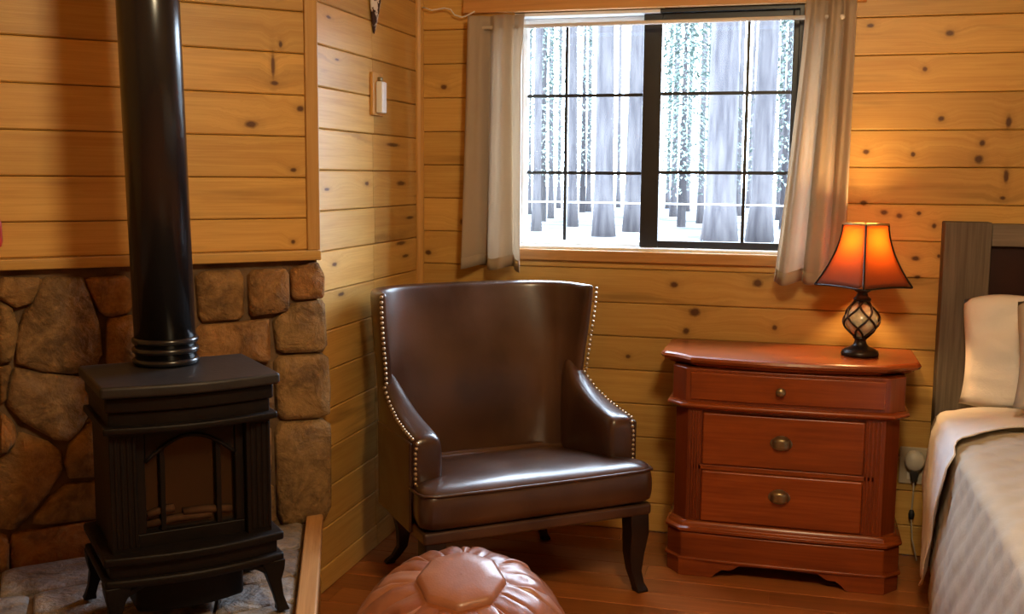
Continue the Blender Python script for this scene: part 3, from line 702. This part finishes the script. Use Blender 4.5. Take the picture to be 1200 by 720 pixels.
# ------------------------------------------------------------------ table lamp
lx, ly, lz = 1.660, -.212, .7565
lamp = empty('table_lamp', (lx, ly, lz), math.radians(4))
tag(lamp, 'lit table lamp with amber bell shade and twisted cage base on the nightstand', 'lamp')
def L_(name, bld, mat=lamp_dark, par=lamp, **k): return bld.build(name, mat, par, **k)
L_('base', B().lathe([(.001, 0), (.060, 0), (.062, .008), (.058, .018), (.045, .026), (.030, .031), (.022, .040), (.018, .052), (.022, .058), (.026, .062), (.001, .066)], 32), smooth=True)
def cr_(t): return .020+.040*math.sin(PI*min(1, t*1.0))**1.15*(1+.12*math.cos(PI*t))
Z0, Z1 = .060, .190
L_('glass_urn', B().lathe([(max(.001, cr_(k/16)-.006), Z0+(Z1-Z0)*k/16) for k in range(17)], 24), urn_glass, smooth=True)
for dr_ in (-1, 1):
    for k in range(5):
        L_('cage_strand', B().tube([(cr_(i/20)*math.cos(2*PI*k/5+dr_*i/20*2.2), cr_(i/20)*math.sin(2*PI*k/5+dr_*i/20*2.2), Z0+(Z1-Z0)*i/20) for i in range(21)], .0036, 6), smooth=True)
L_('neck', B().lathe([(.001, .184), (.028, .186), (.030, .194), (.020, .202), (.016, .214), (.026, .219), (.028, .223), (.014, .227), (.012, .262), (.001, .264)], 24), smooth=True)
L_('bulb', B().lathe([(.001, .262), (.014, .264), (.016, .28), (.028, .305), (.030, .322), (.022, .342), (.001, .350)], 16), white_frame, smooth=True)
sh = empty('shade', (0, 0, 0), 0, lamp)
YAWS = math.radians(-6.5)       # a corner turned to the room
def sq(r, z, tw=YAWS): return [(r*math.cos(tw+PI/2*k), r*math.sin(tw+PI/2*k), z) for k in range(4)]
SZ0, SZ1 = .236, .444
def sr(t): return .072+.083*((1-t)**1.75)
N_ = 12
for k in range(4):
    def fn(u, v, k=k):
        a, c = sq(sr(v), SZ0+(SZ1-SZ0)*v)[k], sq(sr(v), SZ0+(SZ1-SZ0)*v)[(k+1) % 4]
        bulge = 1-.06*math.sin(PI*u)*(1-v)*0
        sag = .004*math.sin(PI*u)*(1-v)**3
        return ((a[0]*(1-u)+c[0]*u)*bulge, (a[1]*(1-u)+c[1]*u)*bulge, a[2]+sag)
    L_('shade_panel', B().grid(fn, 8, N_), shade_mat, sh, smooth=True, solid=.0012)
    L_('shade_rib', B().tube([Vector(sq(sr(i/N_)*1.006, SZ0+(SZ1-SZ0)*i/N_)[k]) for i in range(N_+1)], .0034, 6), lamp_dark, sh, smooth=True)
    a, c = sq(sr(0)*1.004, SZ0)[k], sq(sr(0)*1.004, SZ0)[(k+1) % 4]
    L_('shade_hem', B().tube([(a[0]*(1-u)+c[0]*u, a[1]*(1-u)+c[1]*u, a[2]+.004*math.sin(PI*u)) for u in [i/8 for i in range(9)]], .0035, 6), lamp_dark, sh, smooth=True)
    a, c = sq(sr(1)*1.01, SZ1)[k], sq(sr(1)*1.01, SZ1)[(k+1) % 4]
    L_('top_trim', B().tube([a, ((a[0]+c[0])/2, (a[1]+c[1])/2, a[2]), c], .0042, 6), gold, sh, smooth=True)
for k in range(2): L_('spider', B().tube([sq(.075, SZ1-.004)[k], (0, 0, SZ1-.004), sq(.075, SZ1-.004)[k+2]], .002, 5), lamp_dark, sh)
bl = bpy.data.lights.new('lamp_bulb', 'POINT'); bl.energy = 16; bl.color = (1, .58, .23); bl.shadow_soft_size = .028
bo = bpy.data.objects.new('lamp_bulb', bl); bo.location = (lx, ly, lz+.385); COL.objects.link(bo)
# ------------------------------------------------------------------ curtains and rod
RZ, RY = 1.897, -.062
rod = empty('curtain_rod', (.9, RY, RZ)); tag(rod, 'thin white curtain rod across the top of the window', 'curtain rod')
B().tube([(-.635, 0, 0), (.66, 0, .004)], .0075, 12).build('pole', rod_white, rod, smooth=True)
for x in (-.55, .555):
    B().box(x-.008, x+.008, -.004, .062, -.014, .014).build('bracket', rod_white if x < 0 else bronze, rod, bevel=.003)
for x in (-.635, .66): B().ball((x, 0, .002), .009, 8).build('end_cap', rod_white, rod, smooth=True)

def curtain(name, label, xt0, xt1, xb0, xb1, zt, zb, folds, amp, lead, seed):
    """lead: which edge hangs towards the window (-1 left edge, 1 right edge)"""
    def fn(u, v):
        s_ = v**1.25                               # 0 at the rod, 1 at the hem
        x = (xt0*(1-s_)+xb0*s_)*(1-u)+(xt1*(1-s_)+xb1*s_)*u
        ph = u*folds*2*PI+seed
        d = math.sin(ph+.5*math.sin(v*3+seed))*amp*(.55+.45*v) + math.sin(ph*2.3+1+v*1.4)*amp*.25
        z = zt*(1-v)+zb*v + .008*math.sin(ph+1)*v
        x += math.cos(ph)*amp*.25*v
        le = u if lead > 0 else 1-u
        d -= .075*max(0, (le-.35)/.65)**1.2*(.4+.6*min(1, v*5))
        return (x, RY-.004+d*(1-math.exp(-v*14)*.35), z)
    cx = (xb0+xb1)/2
    o = B().grid(fn, 72, 36)
    o.v = [(x-cx, yy-RY, z-zb) for x, yy, z in o.v]
    c = o.build(name, linen, None, smooth=True, solid=.0025, loc=(cx, RY, zb))
    tag(c, label, 'curtain', 'window curtains')
    hm = B().grid(lambda u, v: (lambda p: (p[0]-cx, p[1]-RY-.0022, p[2]-zb))(fn(u, .955+.045*v)), 72, 2)
    hm.build('hem', linen, c, smooth=True, solid=.0015)
    return c
curtain('curtain', 'beige linen curtain hanging on the corner side of the window', .225, .445, .215, .462, 1.94, 1.005, 2.0, .034, 1, 4.0)
curtain('curtain', 'beige linen curtain on the lamp side of the window, flaring at its hem', 1.44, 1.605, 1.365, 1.60, 1.955, .985, 2.6, .030, -1, 1.2)

# ------------------------------------------------------------------ bed
hb = empty('headboard', (2.75, -.05, 0)); tag(hb, 'rustic grey barnwood headboard with dark inset panel against the back wall', 'headboard')
def H(name, x0, x1, y0, y1, z0, z1, mat, bv=.004):
    return B().box(x0-2.75, x1-2.75, y0+.05, y1+.05, z0, z1).build(name, mat, hb, bevel=bv)
H('post', 1.922, 2.070, -.095, -.005, 0, 1.208, barn); H('post', 3.43, 3.58, -.095, -.005, 0, 1.208, barn)
H('top_rail', 2.071, 3.429, -.085, -.015, 1.128, 1.203, barn_h); H('bottom_rail', 2.071, 3.429, -.085, -.015, .42, .52, barn_h)
for k in range(4): H('panel_board', 2.071+.3395*k+.001, 2.071+.3395*(k+1)-.001, -.06, -.03, .52, 1.128, dark_panel, .002)

bed = empty('bed', (2.72, -1.3, 0)); tag(bed, 'bed with cream mattress and box spring at the right edge', 'bed')
def rbox(x0, x1, y0, y1, z0, z1, r):
    cx, cy = (x0+x1)/2, (y0+y1)/2
    rings = []
    for z, i in ((z0, r*.6), (z0+r*.3, r*.2), (z0+r, 0), (z1-r, 0), (z1-r*.3, r*.2), (z1, r*.8)):
        w, d = (x1-x0)/2-i, (y1-y0)/2-i; o = []
        for sx, sy, a0 in ((1, 1, 0), (-1, 1, 90), (-1, -1, 180), (1, -1, 270)):
            for k in range(5):
                a = math.radians(a0+22.5*k); o.append((cx+sx*(w-r)+r*math.cos(a)-2.72, cy+sy*(d-r)+r*math.sin(a)+1.3, z))
        rings.append(o)
    return B().loft(rings)
rbox(1.905, 3.53, -2.25, -.11, .33, .565, .05).build('mattress', mattress_mat, bed, smooth=True, bevel=0)
rbox(1.92, 3.52, -2.25, -.11, .10, .328, .02).build('box_spring', mattress_mat, bed, smooth=True)
for x in (1.97, 3.45):
    for yy in (-.2, -2.15): B().box(x-2.72-.03, x-2.72+.03, yy+1.3-.03, yy+1.3+.03, 0, .105).build('leg', dark_leg, bed)

# quilt: over the top and down the left side
EX = 1.912                                       # ridge of the bed edge
def quiltpt(u, v, off=0, zmin=.05, yr=(-.60, -2.35), q=1):
    yy = yr[0]+(yr[1]-yr[0])*v
    L = .58; s_ = u*(L+1.55)
    if s_ < L:
        t = s_/L; z = zmin+(.600-zmin-.03)*t
        x = EX-.012-.020*math.sin(PI*t)*.8 - .030*(1-t)**2
        x += .012*math.sin(yy*9+2*t)*(1-t)
        nrm = (-1, 0, 0)
    else:
        t = s_-L; r = .05
        if t < r*1.5: a = t/(r*1.5)*PI/2; x, z = EX-.012+r*(1-math.cos(a)), .570+.030*math.sin(a); nrm = (-math.cos(a), 0, math.sin(a))
        else: x, z = EX-.012+r+(t-r*1.5), .600+.012*min(1, (t-r*1.5)*4); nrm = (0, 0, 1)
    dq = 0
    if q:
        A = (s_+yy)*PI/.10; Bq = (s_-yy)*PI/.10
        dq = (abs(math.sin(A))*abs(math.sin(Bq)))**.5*.007*q
    w_ = noise.noise(Vector((s_*6, yy*5, 2)))*.008
    o = off+dq+w_
    return (x+nrm[0]*o, yy, z+nrm[2]*o)
qo = B().grid(lambda u, v: (lambda p: (p[0]-2.72, p[1]+1.3, p[2]))(quiltpt(u, v)), 150, 110).build('quilt', quilt, None, smooth=True, solid=.006, loc=(2.72, -1.3, 0))
tag(qo, 'beige quilted comforter spread over the bed and hanging down its side', 'comforter')
# cream top sheet turned back across the bed: slanting lower edge, hanging to a point at the side
def sheetpt(u, v):
    L = .51; s_ = u*(L+1.5)
    if s_ < L:                                    # on the side: narrows to a point at the bottom
        t = s_/L
        ya = -.50+.09*min(1, t*1.6); yb = -.60-.28*t**.8
    else:
        t = s_-L; ya = -.30-.11*math.exp(-t*9); yb = -.56-.32*math.exp(-t*7)
    yy = ya+(yb-ya)*v
    p = quiltpt(u*(L+1.5)/(.58+1.55)*1.0+(.58-L)/(.58+1.55), 0, 0, q=0)
    ed = math.exp(-((v-1)/.10)**2)*.012
    w_ = noise.noise(Vector((s_*4, yy*9, 5)))*.014+.006*math.sin(yy*40+s_*6)*(1 if s_ < L else .3)
    o = .014+ed+abs(w_)*.6
    if s_ < L: return (p[0]-o-.006, yy, p[2])
    return (p[0]-o*(.6 if s_ < L+.07 else 0), yy, p[2]+o)
so = B().grid(lambda u, v: (lambda p: (p[0]-2.7, p[1]+.6, p[2]))(sheetpt(u, v)), 110, 26).build('top_sheet', cream, None, smooth=True, solid=.004, loc=(2.7, -.6, 0))
tag(so, 'cream sheet turned back across the bed, its corner hanging at the side', 'sheet')

def pillow(name, label, mat, cx, cy, cz, w, h, th, tilt, rz, seed):
    def side(sg):
        def fn(u, v):
            x, z = 2*u-1, 2*v-1
            e = max(0, (1-abs(x)**3.2)*(1-abs(z)**3.2))**.55
            pin = 1-.05*(1-abs(x)**2)*abs(z)**6-.0; pin2 = 1-.06*(1-abs(z)**2)*abs(x)**6
            wr = noise.noise(Vector((x*2.3+seed, z*2.6, sg)))*.040*e + noise.noise(Vector((x*4+z*2+seed, z*3-x, sg+4)))*.020*e
            pin *= 1-.13*abs(x)**4; pin2 *= 1-.05*max(0, z)**3
            return (x*w/2*pin2, sg*(th/2*e)+wr, z*h/2*pin+noise.noise(Vector((x*2, seed, z)))*.012)
        return fn
    b = B().grid(side(-1), 30, 26).grid(side(1), 30, 26)
    o = b.build(name, mat, None, smooth=True)
    bm = bmesh.new(); bm.from_mesh(o.data); bmesh.ops.remove_doubles(bm, verts=bm.verts, dist=.0015); bmesh.ops.recalc_face_normals(bm, faces=bm.faces); bm.to_mesh(o.data); bm.free()
    o.location = (cx, cy, cz); o.rotation_euler = (tilt, 0, rz)
    tag(o, label, 'pillow', 'pillows at the headboard'); return o
pillow('pillow', 'cream pillow leaning on the headboard, nearest the nightstand', cream, 2.33, -.215, .795, .72, .395, .17, -.28, 0, 2).rotation_euler.y = -.02
pillow('pillow', 'beige pillow in front of the cream one at the right edge', sham, 2.44, -.45, .822, .70, .38, .14, -.36, 0, 7)

# ------------------------------------------------------------------ wall outlet, plug and cord
ol = empty('wall_outlet', (1.872, 0, .335)); tag(ol, 'ivory wall outlet plate low on the plank wall by the bed', 'outlet')
B().box(-.047, .047, -.007, 0, -.067, .067).build('plate', outlet_mat, ol, bevel=.003)
B().box(-.020, .020, -.010, -.007, -.05, -.012).build('socket', outlet_w, ol, bevel=.003)
pg = empty('plug_adapter', (1.874, -.007, .345)); tag(pg, 'round white plug adapter in the wall outlet with hanging cord', 'plug')
b = B().loft([[(r*math.cos(2*PI*i/24), -dp, .012+r*1.1*math.sin(2*PI*i/24)) for i in range(24)] for r, dp in ((.030, .0), (.034, .008), (.034, .026), (.026, .036), (.006, .040))])
b.build('body', outlet_w, pg, smooth=True)
B().loft([[(-w_, -.005, z), (w_, -.005, z), (w_, -.030, z), (-w_, -.030, z)] for w_, z in ((.016, -.022), (.012, -.045), (.006, -.062))]).build('strain_relief', black_plastic, pg, bevel=.002)
B().tube([(0, -.018, -.06), (.001, -.016, -.12), (-.002, -.014, -.18), (.004, -.03, -.27), (.02, -.06, -.338)], .0028, 6).build('cord', outlet_mat, pg, smooth=True)
B().lathe([(.001, -.205), (.008, -.20), (.011, -.185), (.008, -.17), (.001, -.166)], 10, -.001, -.015, 0).build('cord_switch', black_plastic, pg, smooth=True)

# ------------------------------------------------------------------ things on the side wall
wb_ = empty('switch_box', (.0, -.432, 1.560)); tag(wb_, 'small white box on a wooden backing mounted on the side wall', 'wall box')
B().box(0, .012, -.050, .045, -.004, .142).build('backing', pine_vert, wb_, bevel=.003)
B().prism([(.012, -.026), (.034, -.022), (.038, .0), (.034, .022), (.012, .026)], .004, .112).build('cover', white_frame, wb_, bevel=.004)
B().prism([(.012, -.012), (.026, -.010), (.026, .010), (.012, .012)], .112, .128).build('cap', brass, wb_, bevel=.003)
mo = M('mottled_hide', .8, .2); mo.color(mo.mix(mo.mr(mo.noise(mo.obj(), 30, 3), .48, .52), (.05, .025, .015), (.70, .64, .56))); hide = mo.m
orn = B().loft([[(.002, -w_, z), (.002+d_*.5, -w_*.8, z), (.002+d_, 0, z), (.002+d_*.5, w_*.8, z), (.002, w_, z)] for w_, d_, z in ((.004, .004, -.085), (.022, .012, -.05), (.045, .022, 0), (.06, .032, .06), (.06, .04, .14), (.065, .042, .22), (.05, .035, .30), (.02, .015, .33))])
oo = orn.build('wall_ornament', hide, None, smooth=True, sub=1, loc=(0, -.45, 1.915)); tag(oo, 'dark and white mottled ornament tapering to a point, high on the side wall', 'ornament')
cd = B().tube([(.03, -.030, 1.985), (.07, -.034, 1.972), (.12, -.036, 1.978), (.145, -.036, 1.972), (.16, -.036, 1.952), (.19, -.036, 1.942), (.215, -.037, 1.95), (.24, -.037, 1.962)], .0028, 6)
cd.v = [(x-.03, yy+.03, z-1.94) for x, yy, z in cd.v]
c_ = cd.build('string_cord', rod_white, None, smooth=True, loc=(.03, -.03, 1.94)); tag(c_, 'thin pale cord trailing along the wall above the corner curtain', 'cord')
rp = hw(-.903, -.012, 1.150)
rd = B().loft([[(x*s_, -d_, z*s_+.035) for x, z in ((-.02, -.035), (.016, -.035), (.02, -.02), (.02, .03), (.014, .045), (-.02, .045))] for s_, d_ in ((1, -.012), (1, .004), (.8, .010))]).build('red_ornament', red_mat, None, smooth=False, bevel=.003, loc=rp, rz=PI/4)
tag(rd, 'small red item on the plank wall at the left edge', 'ornament')

# ------------------------------------------------------------------ outdoors
GZ = -.05
gr = B().grid(lambda u, v: ((u-.5)*160, .6+v*140, GZ+noise.noise(Vector((u*20, v*20, 0)))*.12*min(1, v*10)), 60, 60).build('ground', ground_mat, None, smooth=True, kind='structure')
import string
def trunk(x, y, r, i):
    R_ = random.Random(i*13+5); H_ = 22; rings = []; n = 10
    lx_, ly_ = R_.uniform(-.012, .012), R_.uniform(-.01, .01)
    for k in range(9):
        z = H_*(k/8)**1.5; rr = r*(1-.045*z*.5)+(.35*r if k == 0 else 0)
        rings.append([(lx_*z+max(rr, .02)*(1+R_.uniform(-.06, .06))*math.cos(2*PI*q/n), ly_*z+max(rr, .02)*(1+R_.uniform(-.06, .06))*math.sin(2*PI*q/n), z) for q in range(n)])
    return B().loft(rings)
PLACE = {4: 'broad pine trunk in the middle of the left window sash', 5: 'pine trunk just left of the dark window mullion', 12: 'broadest pine trunk, left of the right sash muntin',
         13: 'broad pine trunk right of the right sash muntin', 0: 'slim pine trunk nearest the corner curtain', 2: 'slim pine trunk just right of the left sash muntin', 16: 'pine trunk beside the lamp side curtain', 11: 'slim pine trunk left of the broadest trunk'}
ORD = ['first', 'second', 'third', 'fourth', 'fifth', 'sixth', 'seventh', 'eighth', 'ninth', 'tenth', 'eleventh', 'twelfth', 'thirteenth', 'last']
thin = sorted([k for k in range(len(TR)) if k not in PLACE], key=lambda k: (TR[k][0]-1.445)/(TR[k][1]+3.961))
for i, (x, y, r) in enumerate(TR):
    r *= .92
    t = trunk(x, y, r, i).build('pine_trunk', bark, None, smooth=True, loc=(x, y, GZ-.05))
    tag(t, PLACE.get(i) or '%s of the thin distant pine trunks from the corner curtain' % ORD[thin.index(i)], 'tree', 'pine trunks outside the window' if i in PLACE else 'thin distant pine trunks')
def fir(x, y, h, w_, seed, label):
    R_ = random.Random(seed); root = empty('young_fir', (x, y, GZ-.05)); tag(root, label, 'tree', 'young firs outside the window')
    B().tube([(0, 0, 0), (0, 0, h*.95)], lambda t: .12*(1-t)+.01, 7).build('trunk', bark, root, smooth=True)
    b = B()
    for k in range(5200):
        t = R_.random()**.8; z = h*(.12+.86*t); rr = w_*(1-t)*R_.uniform(.25, 1)+.05; a = R_.uniform(0, 2*PI)
        cx, cy = rr*math.cos(a), rr*math.sin(a); s_ = R_.uniform(.05, .14)
        dx, dy = math.cos(a), math.sin(a)
        b.add([(cx-dy*s_*.35, cy+dx*s_*.35, z), (cx+dy*s_*.35, cy-dx*s_*.35, z+R_.uniform(-.05, .05)), (cx+dx*s_, cy+dy*s_, z-s_*.6)], [(0, 1, 2)])
    m = b.build('foliage', needles, root); m['kind'] = 'stuff'
for i, (x, y, h, w_, lb) in enumerate(FIRS): fir(x, y, h, w_, 30+i, lb)
rl = empty('cable_rail', (.3, 6.0, GZ)); tag(rl, 'thin pale horizontal rail crossing the view outside the window', 'rail')
B().tube([(-1.6, 0, 1.16), (2.2, 0, 1.15)], .007, 6).build('cable', white_frame, rl, smooth=True)
for x in (-1.6, 2.2): B().box(x-.02, x+.02, -.02, .02, 0, 1.2).build('post', white_frame, rl)
